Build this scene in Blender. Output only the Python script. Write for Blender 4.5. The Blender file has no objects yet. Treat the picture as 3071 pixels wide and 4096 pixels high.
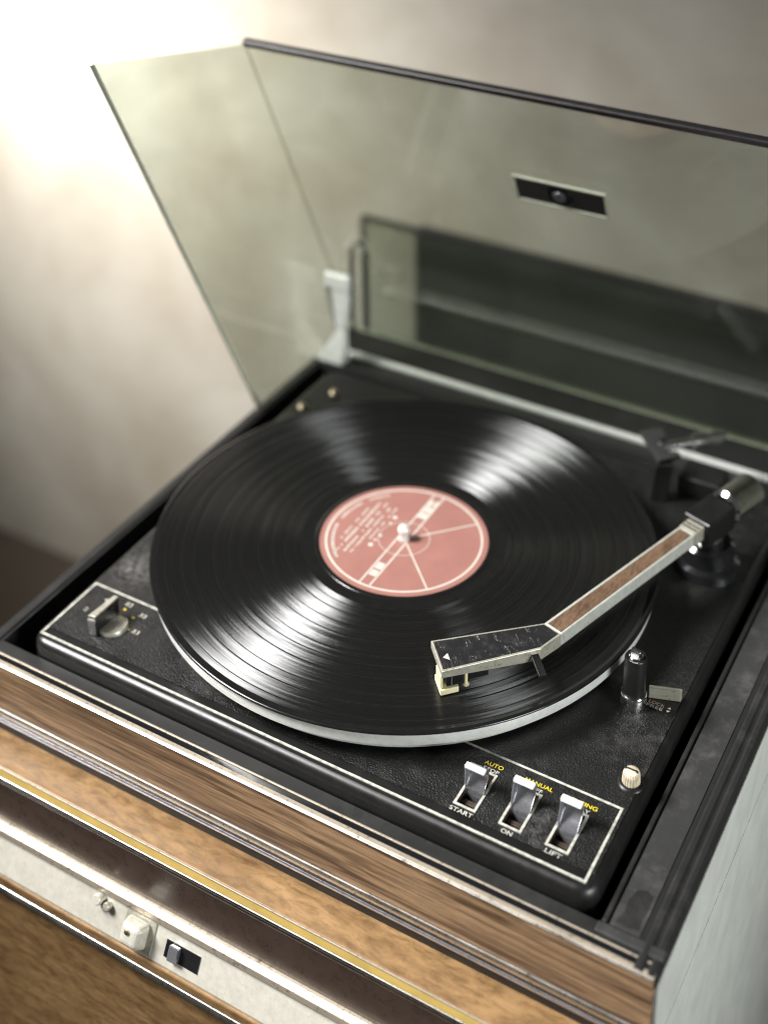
import bpy, bmesh, math, random
from mathutils import Vector, Matrix
random.seed(7)
sc = bpy.context.scene
col = sc.collection
MM = 0.001

# ------------------------------------------------------------------ camera
cam_d = bpy.data.cameras.new('camera'); cam = bpy.data.objects.new('camera', cam_d); col.objects.link(cam)
cam.location = (0.34699444, -0.61572158, 0.56070338)
Rm = Matrix(((0.86751564, -0.17638263, 0.46508686), (0.4973575, 0.3211634, -0.80590916), (-0.0072205, 0.93045324, 0.3663395)))
cam.rotation_euler = Rm.to_euler()
cam_d.sensor_fit = 'VERTICAL'; cam_d.sensor_height = 36.0; cam_d.sensor_width = 27.0
cam_d.lens = 50.7293
cam_d.shift_x = -18.0094 / 4096; cam_d.shift_y = -1651.104 / 4096
cam_d.clip_start = 0.02; cam_d.clip_end = 50
cam_d.dof.use_dof = True; cam_d.dof.focus_distance = 0.742; cam_d.dof.aperture_fstop = 3.6
sc.camera = cam

# ------------------------------------------------------------------ world, lamps, exposure
w = bpy.data.worlds.new('World'); sc.world = w; w.use_nodes = True
bg = w.node_tree.nodes['Background']; bg.inputs[0].default_value = (1.0, 0.97, 0.93, 1); bg.inputs[1].default_value = 0.065
def area(name, loc, aim, sx, sy, power, color, spread=180):
    l = bpy.data.lights.new(name, 'AREA'); l.shape = 'RECTANGLE'; l.size = sx; l.size_y = sy; l.energy = power; l.color = color
    l.spread = math.radians(spread)
    o = bpy.data.objects.new(name, l); col.objects.link(o); o.location = loc
    o.rotation_euler = (Vector(aim) - Vector(loc)).to_track_quat('-Z', 'Y').to_euler()
    return o
area('window_light', (-1.04, -0.62, 1.25), (0.0, -0.07, -0.02), 0.75, 0.6, 5.6, (1.0, 0.985, 0.965), 35)
area('wall_light', (-1.00, -0.10, 0.64), (-0.68, 0.52, 0.02), 0.35, 0.25, 4.5, (1.0, 0.985, 0.955), 56)
area('right_light', (1.50, -0.55, 0.34), (0.14, -0.06, -0.01), 0.6, 0.6, 1.4, (0.96, 1.0, 0.98), 36)
sc.view_settings.view_transform = 'Standard'; sc.view_settings.look = 'None'
sc.view_settings.exposure = 0.0; sc.view_settings.gamma = 1.0; sc.view_settings.use_curve_mapping = False
sc.cycles.use_denoising = True; sc.cycles.pixel_filter_type = 'BLACKMAN_HARRIS'; sc.cycles.filter_width = 1.15
sc.cycles.max_bounces = 10; sc.cycles.transparent_max_bounces = 24; sc.cycles.glossy_bounces = 6
sc.cycles.sample_clamp_indirect = 6
sc.cycles.caustics_reflective = False; sc.cycles.caustics_refractive = False

# ------------------------------------------------------------------ materials
def nt(name):
    m = bpy.data.materials.new(name); m.use_nodes = True
    t = m.node_tree; b = t.nodes['Principled BSDF']
    return m, t, b
def N(t, typ, **kw):
    n = t.nodes.new(typ)
    for k, v in kw.items():
        if k.startswith('i_'):
            key = k[2:]; key = int(key) if key.isdigit() else key.replace('_', ' ')
            n.inputs[key].default_value = v
        else: setattr(n, k, v)
    return n
def L(t, a, b): t.links.new(a, b)
def coord(t, scale=(1, 1, 1), rot=(0, 0, 0), loc=(0, 0, 0)):
    c = N(t, 'ShaderNodeTexCoord'); mp = N(t, 'ShaderNodeMapping')
    mp.inputs['Scale'].default_value = scale; mp.inputs['Rotation'].default_value = rot; mp.inputs['Location'].default_value = loc
    L(t, c.outputs['Object'], mp.inputs['Vector']); return mp.outputs['Vector']
def ramp(t, fac, stops):
    r = N(t, 'ShaderNodeValToRGB'); e = r.color_ramp.elements
    while len(e) > len(stops): e.remove(e[-1])
    while len(e) < len(stops): e.new(0.5)
    for k, (p, c) in enumerate(stops):
        e[k].position = p; e[k].color = (c[0], c[1], c[2], 1) if isinstance(c, (tuple, list)) else (c, c, c, 1)
    L(t, fac, r.inputs['Fac']); return r.outputs['Color']
def noise(t, vec, scale, detail=4, rough=0.55, dist=0.0):
    n = N(t, 'ShaderNodeTexNoise'); n.inputs['Scale'].default_value = scale; n.inputs['Detail'].default_value = detail
    n.inputs['Roughness'].default_value = rough; n.inputs['Distortion'].default_value = dist
    if vec is not None: L(t, vec, n.inputs['Vector'])
    return n.outputs['Fac']
def mixc(t, fac, a, b, mode='MIX'):
    m = N(t, 'ShaderNodeMix', data_type='RGBA', blend_type=mode)
    for s, v in ((0, fac), (6, a), (7, b)):
        if hasattr(v, 'links'): L(t, v, m.inputs[s])
        else: m.inputs[s].default_value = v if s == 0 else (v[0], v[1], v[2], 1)
    return m.outputs[2]
def bump(t, b, h, strength, dist):
    n = N(t, 'ShaderNodeBump'); n.inputs['Strength'].default_value = strength; n.inputs['Distance'].default_value = dist
    L(t, h, n.inputs['Height']); L(t, n.outputs['Normal'], b.inputs['Normal']); return n

def m_plain(name, c, rough=0.5, metal=0.0, coat=0.0, var=0.12, vs=180):
    m, t, b = nt(name); v = coord(t)
    n = noise(t, v, vs, 5, 0.6)
    cc = mixc(t, ramp(t, n, [(0.3, 0.0), (0.7, 1.0)]), tuple(x * (1 - var) for x in c), tuple(min(1, x * (1 + var)) for x in c))
    L(t, cc, b.inputs['Base Color']); b.inputs['Metallic'].default_value = metal
    rr = ramp(t, n, [(0.25, max(0.02, rough - 0.07)), (0.75, min(1, rough + 0.07))]); L(t, rr, b.inputs['Roughness'])
    b.inputs['Coat Weight'].default_value = coat
    return m

def m_deck(name, grain, base=0.016, rough=0.42, dust=0.5, spec=0.5):
    m, t, b = nt(name); v = coord(t)
    big = noise(t, v, 26, 6, 0.65, 0.4); speck = noise(t, v, 900, 2, 0.5); mid = noise(t, v, 85, 5, 0.7)
    f1 = ramp(t, big, [(0.46, 0.0), (0.78, 1.0)]); f2 = ramp(t, speck, [(0.70, 0.0), (0.76, 1.0)]); f3 = ramp(t, mid, [(0.45, 0.0), (0.85, 1.0)])
    mul = N(t, 'ShaderNodeMath', operation='MULTIPLY'); L(t, f1, mul.inputs[0]); L(t, f3, mul.inputs[1])
    a = N(t, 'ShaderNodeMath', operation='MULTIPLY'); L(t, mul.outputs[0], a.inputs[0]); a.inputs[1].default_value = dust
    s = N(t, 'ShaderNodeMath', operation='MULTIPLY'); L(t, f2, s.inputs[0]); s.inputs[1].default_value = dust * 0.5
    ad = N(t, 'ShaderNodeMath', operation='ADD', use_clamp=True); L(t, a.outputs[0], ad.inputs[0]); L(t, s.outputs[0], ad.inputs[1])
    cc = mixc(t, ad.outputs[0], (base, base, base * 0.98), (0.16, 0.155, 0.145))
    b.inputs['Specular IOR Level'].default_value = spec
    if grain:                                          # chalky smears left on the deck by the platter's left side
        for px, py, rad, amt in ((-0.141, -0.078, 0.024, 0.55), (-0.130, -0.066, 0.014, 0.4), (0.150, -0.128, 0.02, 0.3), (0.10, -0.05, 0.05, 0.1)):
            ds = N(t, 'ShaderNodeVectorMath', operation='DISTANCE'); L(t, v, ds.inputs[0]); ds.inputs[1].default_value = (px, py, -0.0216)
            mr = N(t, 'ShaderNodeMapRange'); L(t, ds.outputs['Value'], mr.inputs['Value']); mr.inputs['From Min'].default_value = rad; mr.inputs['From Max'].default_value = 0.0
            pm = N(t, 'ShaderNodeMath', operation='MULTIPLY'); L(t, mr.outputs[0], pm.inputs[0]); L(t, ramp(t, noise(t, v, 240, 6, 0.75, 0.4), [(0.44, 0.0), (0.72, 1.0)]), pm.inputs[1])
            pa = N(t, 'ShaderNodeMath', operation='MULTIPLY'); L(t, pm.outputs[0], pa.inputs[0]); pa.inputs[1].default_value = amt
            cc = mixc(t, pa.outputs[0], cc, (0.42, 0.41, 0.39))
    L(t, cc, b.inputs['Base Color'])
    L(t, ramp(t, mid, [(0.2, rough - 0.08), (0.8, rough + 0.12)]), b.inputs['Roughness'])
    if grain:
        vo = N(t, 'ShaderNodeTexVoronoi', feature='SMOOTH_F1'); vo.inputs['Scale'].default_value = 1250; L(t, v, vo.inputs['Vector'])
        n2 = noise(t, v, 1500, 2, 0.5)
        ad2 = N(t, 'ShaderNodeMath', operation='ADD'); L(t, vo.outputs['Distance'], ad2.inputs[0]); L(t, n2, ad2.inputs[1])
        bump(t, b, ad2.outputs[0], 0.8, 0.00045)
    else:
        bump(t, b, mid, 0.06, 0.0004)
    return m

def m_wood(name, dark, light, stretch, scale, rough=0.45, coat=0.15, contrast=(0.32, 0.72)):
    m, t, b = nt(name)
    v = coord(t, stretch)
    n1 = noise(t, v, scale, 8, 0.62, 0.9); n2 = noise(t, v, scale * 5.5, 6, 0.7, 0.3)
    c1 = mixc(t, ramp(t, n1, [(contrast[0], 0.0), (contrast[1], 1.0)]), dark, light)
    c2 = mixc(t, ramp(t, n2, [(0.35, 0.0), (0.6, 1.0)]), tuple(x * 0.55 for x in dark), (1, 1, 1))
    c3 = mixc(t, 0.55, c1, c2, 'MULTIPLY')
    sp = noise(t, coord(t), 1400, 2, 0.6)
    c4 = mixc(t, ramp(t, sp, [(0.62, 0.0), (0.75, 0.35)]), c3, tuple(x * 0.35 for x in dark))
    L(t, c4, b.inputs['Base Color']); L(t, ramp(t, n2, [(0.2, rough - 0.1), (0.8, rough + 0.12)]), b.inputs['Roughness'])
    b.inputs['Coat Weight'].default_value = coat; b.inputs['Coat Roughness'].default_value = 0.25
    bump(t, b, n2, 0.15, 0.0003)
    return m

def m_metal(name, c, rough, pits=0.0, pitc=(0.25, 0.2, 0.11), brush=None, metal=1.0):
    m, t, b = nt(name); v = coord(t, brush or (1, 1, 1))
    n = noise(t, v, 220, 5, 0.65); big = noise(t, coord(t), 60, 4, 0.6)
    cc = mixc(t, ramp(t, n, [(0.3, 0.0), (0.75, 1.0)]), tuple(x * 0.8 for x in c), c)
    if pits:
        p = noise(t, coord(t), 420, 5, 0.7)
        f = N(t, 'ShaderNodeMath', operation='MULTIPLY'); L(t, ramp(t, p, [(0.56, 0.0), (0.66, 1.0)]), f.inputs[0]); f.inputs[1].default_value = pits
        cc = mixc(t, f.outputs[0], cc, pitc)
        bump(t, b, p, 0.12, 0.0003)
    L(t, cc, b.inputs['Base Color']); b.inputs['Metallic'].default_value = metal
    L(t, ramp(t, big, [(0.25, max(0.03, rough - 0.08)), (0.75, rough + 0.1)]), b.inputs['Roughness'])
    return m

ANI = 0.0
def m_vinyl(name):
    m, t, b = nt(name)
    tc = N(t, 'ShaderNodeTexCoord'); sx = N(t, 'ShaderNodeSeparateXYZ'); L(t, tc.outputs['Object'], sx.inputs[0])
    cx = N(t, 'ShaderNodeCombineXYZ'); L(t, sx.outputs[0], cx.inputs[0]); L(t, sx.outputs[1], cx.inputs[1])
    ln = N(t, 'ShaderNodeVectorMath', operation='LENGTH'); L(t, cx.outputs[0], ln.inputs[0])
    nm = N(t, 'ShaderNodeVectorMath', operation='NORMALIZE'); L(t, cx.outputs[0], nm.inputs[0])
    def polar(kr, ka):
        a = N(t, 'ShaderNodeVectorMath', operation='SCALE'); L(t, nm.outputs[0], a.inputs[0]); a.inputs['Scale'].default_value = ka
        r = N(t, 'ShaderNodeMath', operation='MULTIPLY'); L(t, ln.outputs['Value'], r.inputs[0]); r.inputs[1].default_value = kr
        s = N(t, 'ShaderNodeSeparateXYZ'); L(t, a.outputs[0], s.inputs[0])
        c = N(t, 'ShaderNodeCombineXYZ'); L(t, s.outputs[0], c.inputs[0]); L(t, s.outputs[1], c.inputs[1]); L(t, r.outputs[0], c.inputs[2])
        return c.outputs[0]
    fine = noise(t, polar(2600, 5.0), 1.0, 3, 0.6); broad = noise(t, polar(260, 1.2), 1.0, 3, 0.55)
    out = t.nodes['Material Output']; t.nodes.remove(b)
    df = N(t, 'ShaderNodeBsdfDiffuse'); df.inputs['Color'].default_value = (0.006, 0.006, 0.006, 1)
    gl = N(t, 'ShaderNodeBsdfAnisotropic'); gl.distribution = 'GGX'; gl.inputs['Color'].default_value = (0.96, 0.97, 1.0, 1)
    sm = N(t, 'ShaderNodeMath', operation='MULTIPLY_ADD'); L(t, fine, sm.inputs[0]); sm.inputs[1].default_value = 0.26
    L(t, ramp(t, broad, [(0.3, 0.21), (0.7, 0.33)]), sm.inputs[2]); L(t, sm.outputs[0], gl.inputs['Roughness'])
    gl.inputs['Anisotropy'].default_value = 0.79; gl.inputs['Rotation'].default_value = ANI
    ring = noise(t, polar(900, 0.6), 1.0, 5, 0.75); rr_ = N(t, 'ShaderNodeMapRange'); L(t, ring, rr_.inputs['Value'])
    rr_.inputs['From Min'].default_value = 0.25; rr_.inputs['From Max'].default_value = 0.75; rr_.inputs['To Min'].default_value = ANI - 0.022; rr_.inputs['To Max'].default_value = ANI + 0.022
    L(t, rr_.outputs[0], gl.inputs['Rotation'])
    ring2 = noise(t, polar(1700, 1.5), 1.0, 4, 0.7)
    L(t, ramp(t, ring2, [(0.32, (0.42, 0.43, 0.45)), (0.62, (1.0, 1.0, 1.0))]), gl.inputs['Color'])
    tg = N(t, 'ShaderNodeTangent', direction_type='RADIAL', axis='Z'); L(t, tg.outputs[0], gl.inputs['Tangent'])
    dust = noise(t, tc.outputs['Object'], 1900, 2, 0.5)
    bm_ = N(t, 'ShaderNodeBump'); bm_.inputs['Strength'].default_value = 0.22; bm_.inputs['Distance'].default_value = 0.0002
    hh = N(t, 'ShaderNodeMath', operation='MULTIPLY_ADD'); L(t, dust, hh.inputs[0]); hh.inputs[1].default_value = 0.5; L(t, fine, hh.inputs[2])
    L(t, hh.outputs[0], bm_.inputs['Height']); L(t, bm_.outputs[0], gl.inputs['Normal'])
    fr = N(t, 'ShaderNodeFresnel'); fr.inputs['IOR'].default_value = 2.25
    mx = N(t, 'ShaderNodeMixShader'); L(t, fr.outputs[0], mx.inputs[0]); L(t, df.outputs[0], mx.inputs[1]); L(t, gl.outputs[0], mx.inputs[2])
    L(t, mx.outputs[0], out.inputs['Surface'])
    return m

def m_acrylic(name, tint, gloss=0.02):
    m = bpy.data.materials.new(name); m.use_nodes = True; t = m.node_tree
    t.nodes.remove(t.nodes['Principled BSDF']); out = t.nodes['Material Output']
    tr = N(t, 'ShaderNodeBsdfTransparent'); gl = N(t, 'ShaderNodeBsdfGlossy'); gl.inputs['Roughness'].default_value = gloss
    gl.inputs['Color'].default_value = (0.95, 0.97, 0.95, 1)
    v = coord(t); sm = noise(t, v, 9, 5, 0.6, 0.5)
    L(t, mixc(t, ramp(t, sm, [(0.35, 0.0), (0.75, 1.0)]), tint, tuple(x * 0.93 for x in tint)), tr.inputs['Color'])
    fr = N(t, 'ShaderNodeFresnel'); fr.inputs['IOR'].default_value = 1.49
    ge = N(t, 'ShaderNodeNewGeometry'); io = N(t, 'ShaderNodeMapRange'); L(t, ge.outputs['Backfacing'], io.inputs['Value'])
    io.inputs['To Min'].default_value = 1.49; io.inputs['To Max'].default_value = 1 / 1.49; L(t, io.outputs[0], fr.inputs['IOR'])
    df = N(t, 'ShaderNodeBsdfDiffuse'); df.inputs['Color'].default_value = (0.5, 0.52, 0.46, 1)
    haze = N(t, 'ShaderNodeMixShader'); f = N(t, 'ShaderNodeMath', operation='MULTIPLY'); L(t, ramp(t, sm, [(0.3, 0.2), (0.75, 1.0)]), f.inputs[0]); f.inputs[1].default_value = 0.065
    L(t, f.outputs[0], haze.inputs[0]); L(t, tr.outputs[0], haze.inputs[1]); L(t, df.outputs[0], haze.inputs[2])
    mx = N(t, 'ShaderNodeMixShader'); L(t, fr.outputs[0], mx.inputs[0]); L(t, haze.outputs[0], mx.inputs[1]); L(t, gl.outputs[0], mx.inputs[2])
    L(t, mx.outputs[0], out.inputs['Surface'])
    return m

def m_scratched(name):
    m, t, b = nt(name)
    r0 = coord(t, (1, 1, 1), (0, 0, math.radians(47.5))); mp = N(t, 'ShaderNodeMapping'); mp.inputs['Scale'].default_value = (38, 330, 60); L(t, r0, mp.inputs['Vector'])
    n = noise(t, mp.outputs[0], 1.0, 4, 0.6, 0.5)
    line = N(t, 'ShaderNodeMath', operation='SUBTRACT'); L(t, n, line.inputs[0]); line.inputs[1].default_value = 0.52
    ab = N(t, 'ShaderNodeMath', operation='ABSOLUTE'); L(t, line.outputs[0], ab.inputs[0])
    f = ramp(t, ab.outputs[0], [(0.0, 0.9), (0.009, 0.0)])
    brk = noise(t, coord(t), 170, 4, 0.6); g = ramp(t, brk, [(0.50, 0.0), (0.60, 1.0)])
    mu = N(t, 'ShaderNodeMath', operation='MULTIPLY'); L(t, f, mu.inputs[0]); L(t, g, mu.inputs[1])
    base = mixc(t, ramp(t, noise(t, coord(t), 120, 5, 0.7), [(0.5, 0.0), (0.85, 1.0)]), (0.014, 0.014, 0.015), (0.05, 0.048, 0.048))
    L(t, mixc(t, mu.outputs[0], base, (0.34, 0.335, 0.32)), b.inputs['Base Color']); b.inputs['Roughness'].default_value = 0.34
    return m

def m_wall(name, c, c2, s=5.0):
    m, t, b = nt(name); v = coord(t)
    n = noise(t, v, s, 7, 0.6, 0.3); n2 = noise(t, v, s * 14, 5, 0.6)
    L(t, mixc(t, ramp(t, n, [(0.3, 0.0), (0.72, 1.0)]), c, c2), b.inputs['Base Color']); b.inputs['Roughness'].default_value = 0.85
    bump(t, b, n2, 0.25, 0.003); return m

M = {}
M['deck'] = m_deck('deck_black_grain', True, 0.008, 0.38, 0.55, 0.36)
M['satin'] = m_deck('satin_black', False, 0.008, 0.34, 0.10)
M['rim'] = m_deck('dusty_black', False, 0.013, 0.5, 0.35)
M['worn'] = m_deck('worn_grey_black', False, 0.026, 0.55, 1.0)
M['void'] = m_plain('dull_black', (0.006, 0.006, 0.006), 0.7)
M['gloss'] = m_plain('gloss_black', (0.010, 0.010, 0.011), 0.14, 0, 0.4)
M['wood'] = m_wood('walnut_vinyl', (0.11, 0.060, 0.032), (0.45, 0.285, 0.16), (9, 60, 260), 1.0, 0.5, 0.1, (0.40, 0.61))
M['wood2'] = m_wood('amber_veneer', (0.18, 0.098, 0.04), (0.40, 0.245, 0.11), (14, 40, 40), 1.0, 0.4, 0.25, (0.25, 0.75))
M['wood3'] = m_wood('arm_inlay_wood', (0.095, 0.055, 0.033), (0.20, 0.122, 0.074), (120, 32, 120), 1.2, 0.5, 0.1)
M['gold'] = m_plain('yellow_edge', (0.80, 0.56, 0.17), 0.35, 0, 0.3, 0.15, 60)
M['silver'] = m_metal('silver_trim', (0.80, 0.78, 0.73), 0.33, 0.75, (0.10, 0.085, 0.06), (4, 60, 60))
M['beige'] = m_metal('worn_silver_edge', (0.62, 0.54, 0.43), 0.45, 0.8, (0.15, 0.11, 0.07), (5, 60, 60), 0.6)
M['alu'] = m_metal('tarnished_alloy', (0.62, 0.60, 0.50), 0.36, 0.75, (0.22, 0.18, 0.09), None, 0.55)
M['arm'] = m_metal('brushed_arm_alloy', (0.78, 0.80, 0.73), 0.34, 0.5, (0.3, 0.27, 0.15), None, 0.45)
M['chrome'] = m_metal('chrome', (0.84, 0.85, 0.86), 0.12)
M['lever'] = m_metal('cloudy_chrome', (0.64, 0.645, 0.70), 0.20, 0.5, (0.20, 0.17, 0.16), None, 0.85)
M['platter'] = m_metal('platter_alloy', (0.88, 0.89, 0.86), 0.38, 0.15, (0.6, 0.6, 0.58), None, 0.4)
M['spindle'] = m_metal('spindle_steel', (0.90, 0.89, 0.86), 0.28, 0, (0, 0, 0), None, 0.35)
M['cream'] = m_plain('cream_plastic', (0.74, 0.68, 0.42), 0.4)
M['cream2'] = m_plain('aged_knob', (0.60, 0.52, 0.38), 0.5, 0, 0, 0.3, 260)
M['white'] = m_plain('white_print', (0.46, 0.455, 0.40), 0.55, var=0.42, vs=330)
M['offwhite'] = m_plain('label_print', (0.50, 0.455, 0.40), 0.6, var=0.08)
M['yellow'] = m_plain('yellow_print', (0.72, 0.56, 0.02), 0.5)
M['orange'] = m_plain('pale_orange_print', (0.78, 0.50, 0.36), 0.5)
M['label'] = m_plain('salmon_paper', (0.27, 0.122, 0.10), 0.62, var=0.07, vs=60)
M['vinyl'] = m_vinyl('vinyl_grooves')
M['vinyl_s'] = m_plain('vinyl_smooth', (0.008, 0.008, 0.008), 0.16)
M['lid'] = m_acrylic('smoked_acrylic', (0.80, 0.825, 0.785))
M['lid_e'] = m_plain('acrylic_edge', (0.60, 0.63, 0.50), 0.2, 0, 0.5)
M['badge'] = m_plain('badge_black', (0.018, 0.016, 0.017), 0.35)
M['emblem'] = m_plain('emblem_grey', (0.10, 0.10, 0.105), 0.3)
M['well'] = m_plain('brown_well', (0.045, 0.028, 0.018), 0.5, 0, 0, 0.4, 300)
M['glass'] = m_plain('brown_dial_glass', (0.055, 0.036, 0.028), 0.30, 0, 0.15)
M['panel'] = m_metal('bright_panel', (0.72, 0.69, 0.60), 0.36, 0.5, (0.5, 0.43, 0.3), None, 0.3)
M['side'] = m_wall('pale_grey_side', (0.44, 0.46, 0.43), (0.56, 0.575, 0.54), 40)
M['hinge'] = m_plain('hinge_enamel', (0.92, 0.92, 0.88), 0.3, 0, 0.3)
M['wall'] = m_wall('plaster_wall', (0.42, 0.36, 0.275), (0.72, 0.69, 0.62), 3.6)
M['floor'] = m_wall('dark_floor', (0.075, 0.058, 0.042), (0.12, 0.095, 0.07), 6)
M['reflection_dark'] = m_plain('charcoal_reflection', (0.028, 0.030, 0.028), 0.55, var=0.3, vs=30)  # charcoal of the board added for the lid's dark reflection
M['brass'] = m_metal('brass_screw', (0.72, 0.60, 0.42), 0.3)

# ------------------------------------------------------------------ mesh helpers (coordinates in millimetres)
def thing(name, label, cat, loc=(0, 0, 0), group=None):
    o = bpy.data.objects.new(name, None); col.objects.link(o); o.location = Vector(loc) * MM; o.empty_display_size = 0.02
    o['label'] = label; o['category'] = cat
    if group: o['group'] = group
    return o
def par(o, p):
    if p is None: return
    o.parent = p
    r = p
    off = Vector(p.location)
    while r.parent: r = r.parent; off += Vector(r.location)
    # children keep world coordinates in their mesh: cancel the parents' offset
    o.location = Vector(o.location) - off
def link(name, me, mat, parent=None, smooth=False, bevel=0.0, seg=2, angle=40):
    o = bpy.data.objects.new(name, me); col.objects.link(o)
    me.materials.append(M[mat] if isinstance(mat, str) else mat)
    if smooth:
        for p in me.polygons: p.use_smooth = True
        me.set_sharp_from_angle(angle=math.radians(angle))
    if bevel:
        b = o.modifiers.new('bevel', 'BEVEL'); b.width = bevel * MM; b.segments = seg; b.limit_method = 'ANGLE'; b.angle_limit = math.radians(35)
        b.harden_normals = False
    par(o, parent); return o
def pyd(name, verts, faces, mat, parent=None, **kw):
    me = bpy.data.meshes.new(name); me.from_pydata([Vector(v) * MM for v in verts], [], faces); me.validate()
    bm = bmesh.new(); bm.from_mesh(me); bmesh.ops.remove_doubles(bm, verts=bm.verts, dist=1e-7); bmesh.ops.recalc_face_normals(bm, faces=bm.faces); bm.to_mesh(me); bm.free()
    return link(name, me, mat, parent, **kw)
def boxvf(x0, x1, y0, y1, z0, z1, off=0):
    v = [(x, y, z) for z in (z0, z1) for y in (y0, y1) for x in (x0, x1)]
    f = [(0, 2, 3, 1), (4, 5, 7, 6), (0, 1, 5, 4), (1, 3, 7, 5), (3, 2, 6, 7), (2, 0, 4, 6)]
    return v, [tuple(i + off for i in q) for q in f]
def box(name, x0, x1, y0, y1, z0, z1, mat, parent=None, bevel=0.3, **kw):
    v, f = boxvf(x0, x1, y0, y1, z0, z1); return pyd(name, v, f, mat, parent, bevel=bevel, **kw)
def boxes(name, lst, mat, parent=None, bevel=0.0):
    V, F = [], []
    for b in lst:
        v, f = boxvf(*b, off=len(V)); V += v; F += f
    me = bpy.data.meshes.new(name); me.from_pydata([Vector(v) * MM for v in V], [], F)
    return link(name, me, mat, parent, bevel=bevel)
def prism(name, pts, z0, z1, mat, parent=None, bevel=0.3, **kw):
    n = len(pts); v = [(p[0], p[1], z0) for p in pts] + [(p[0], p[1], z1) for p in pts]
    f = [tuple(range(n - 1, -1, -1)), tuple(range(n, 2 * n))] + [(i, (i + 1) % n, n + (i + 1) % n, n + i) for i in range(n)]
    return pyd(name, v, f, mat, parent, bevel=bevel, **kw)
def loft(name, A, B, mat, parent=None, bevel=0.3, **kw):
    n = len(A); v = list(A) + list(B)
    f = [tuple(range(n - 1, -1, -1)), tuple(range(n, 2 * n))] + [(i, (i + 1) % n, n + (i + 1) % n, n + i) for i in range(n)]
    return pyd(name, v, f, mat, parent, bevel=bevel, **kw)
def extx(name, prof, x0, x1, mat, parent=None, bevel=0.0, **kw):      # profile in (y, z) pulled along x
    return loft(name, [(x0, y, z) for y, z in prof], [(x1, y, z) for y, z in prof], mat, parent, bevel, **kw)
def exty(name, prof, y0, y1, mat, parent=None, bevel=0.0, **kw):
    return loft(name, [(x, y0, z) for x, z in prof], [(x, y1, z) for x, z in prof], mat, parent, bevel, **kw)
def lathe(name, prof, mat, parent=None, c=(0, 0), n=96, closed=False, smooth=True, angle=35, flute=None):
    v, f = [], []; m = len(prof)
    for k in range(n):
        a = 2 * math.pi * k / n; ca, sa = math.cos(a), math.sin(a)
        for r, z in prof:
            rr = r * (flute if (flute and k % 2) else 1.0)
            v.append((c[0] + rr * ca, c[1] + rr * sa, z))
    for k in range(n):
        k2 = (k + 1) % n
        for i in range(m if closed else m - 1):
            j = (i + 1) % m; f.append((k * m + i, k2 * m + i, k2 * m + j, k * m + j))
    return pyd(name, v, f, mat, parent, smooth=smooth, angle=angle)
def rrect(x0, x1, y0, y1, r, n=8):
    pts = []
    for cx, cy, a0 in ((x1 - r, y1 - r, 0), (x0 + r, y1 - r, 90), (x0 + r, y0 + r, 180), (x1 - r, y0 + r, 270)):
        for k in range(n + 1):
            a = math.radians(a0 + 90 * k / n); pts.append((cx + r * math.cos(a), cy + r * math.sin(a)))
    return pts
def rframe(name, x0, x1, y0, y1, r, prof, mat, parent=None, cap=True, smooth=True, angle=30):
    """Sweep prof [(inset, z)] round a rounded rectangle; inset counted inwards."""
    rings = []
    for ins, z in prof:
        rr = max(r - ins, 0.05)
        rings.append([(x, y, z) for x, y in rrect(x0 + ins, x1 - ins, y0 + ins, y1 - ins, rr)])
    n = len(rings[0]); v = [p for rg in rings for p in rg]; f = []
    for i in range(len(rings) - 1):
        for k in range(n): f.append((i * n + k, i * n + (k + 1) % n, (i + 1) * n + (k + 1) % n, (i + 1) * n + k))
    if cap: f.append(tuple((len(rings) - 1) * n + k for k in range(n)))
    return pyd(name, v, f, mat, parent, smooth=smooth, angle=angle)
def tube(name, pts, r, mat, parent=None, n=16):
    v, f = [], []
    P = [Vector(p) for p in pts]
    for i, p in enumerate(P):
        d = (P[min(i + 1, len(P) - 1)] - P[max(i - 1, 0)]).normalized()
        up = Vector((0, 0, 1)) if abs(d.z) < 0.9 else Vector((1, 0, 0))
        a = d.cross(up).normalized(); b = a.cross(d)
        rr = r[i] if isinstance(r, (list, tuple)) else r
        for k in range(n):
            t = 2 * math.pi * k / n; v.append(tuple(p + a * (rr * math.cos(t)) + b * (rr * math.sin(t))))
    for i in range(len(P) - 1):
        for k in range(n): f.append((i * n + k, i * n + (k + 1) % n, (i + 1) * n + (k + 1) % n, (i + 1) * n + k))
    f += [tuple(range(n)), tuple((len(P) - 1) * n + k for k in range(n))]
    return pyd(name, v, f, mat, parent, smooth=True, angle=40)
def text(name, s, x, y, z, h, mat, parent, width=None, rot=0.0, bold=0.0):
    """Flat lettering: lower-left corner at (x, y), cap height h, optional total width."""
    cu = bpy.data.curves.new(name, 'FONT'); cu.body = s; cu.size = 1.0; cu.extrude = 0.0; cu.offset = bold; cu.fill_mode = 'FRONT'
    tmp = bpy.data.objects.new('tmp', cu); col.objects.link(tmp)
    bpy.context.view_layer.update()
    dg = bpy.context.evaluated_depsgraph_get()
    me = bpy.data.meshes.new_from_object(tmp.evaluated_get(dg)); bpy.data.objects.remove(tmp); bpy.data.curves.remove(cu)
    xs = [v.co.x for v in me.vertices]; ys = [v.co.y for v in me.vertices]
    w0, h0 = max(xs) - min(xs), max(ys) - min(ys); sy = h / h0; sx = (width / w0) if width else sy
    c, s_ = math.cos(rot), math.sin(rot)
    for v in me.vertices:
        px, py = (v.co.x - min(xs)) * sx, (v.co.y - min(ys)) * sy
        v.co = Vector((x + px * c - py * s_, y + px * s_ + py * c, z)) * MM
    me.materials.clear()
    return link(name, me, mat, parent)
def structure(o): o['kind'] = 'structure'; return o

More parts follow.
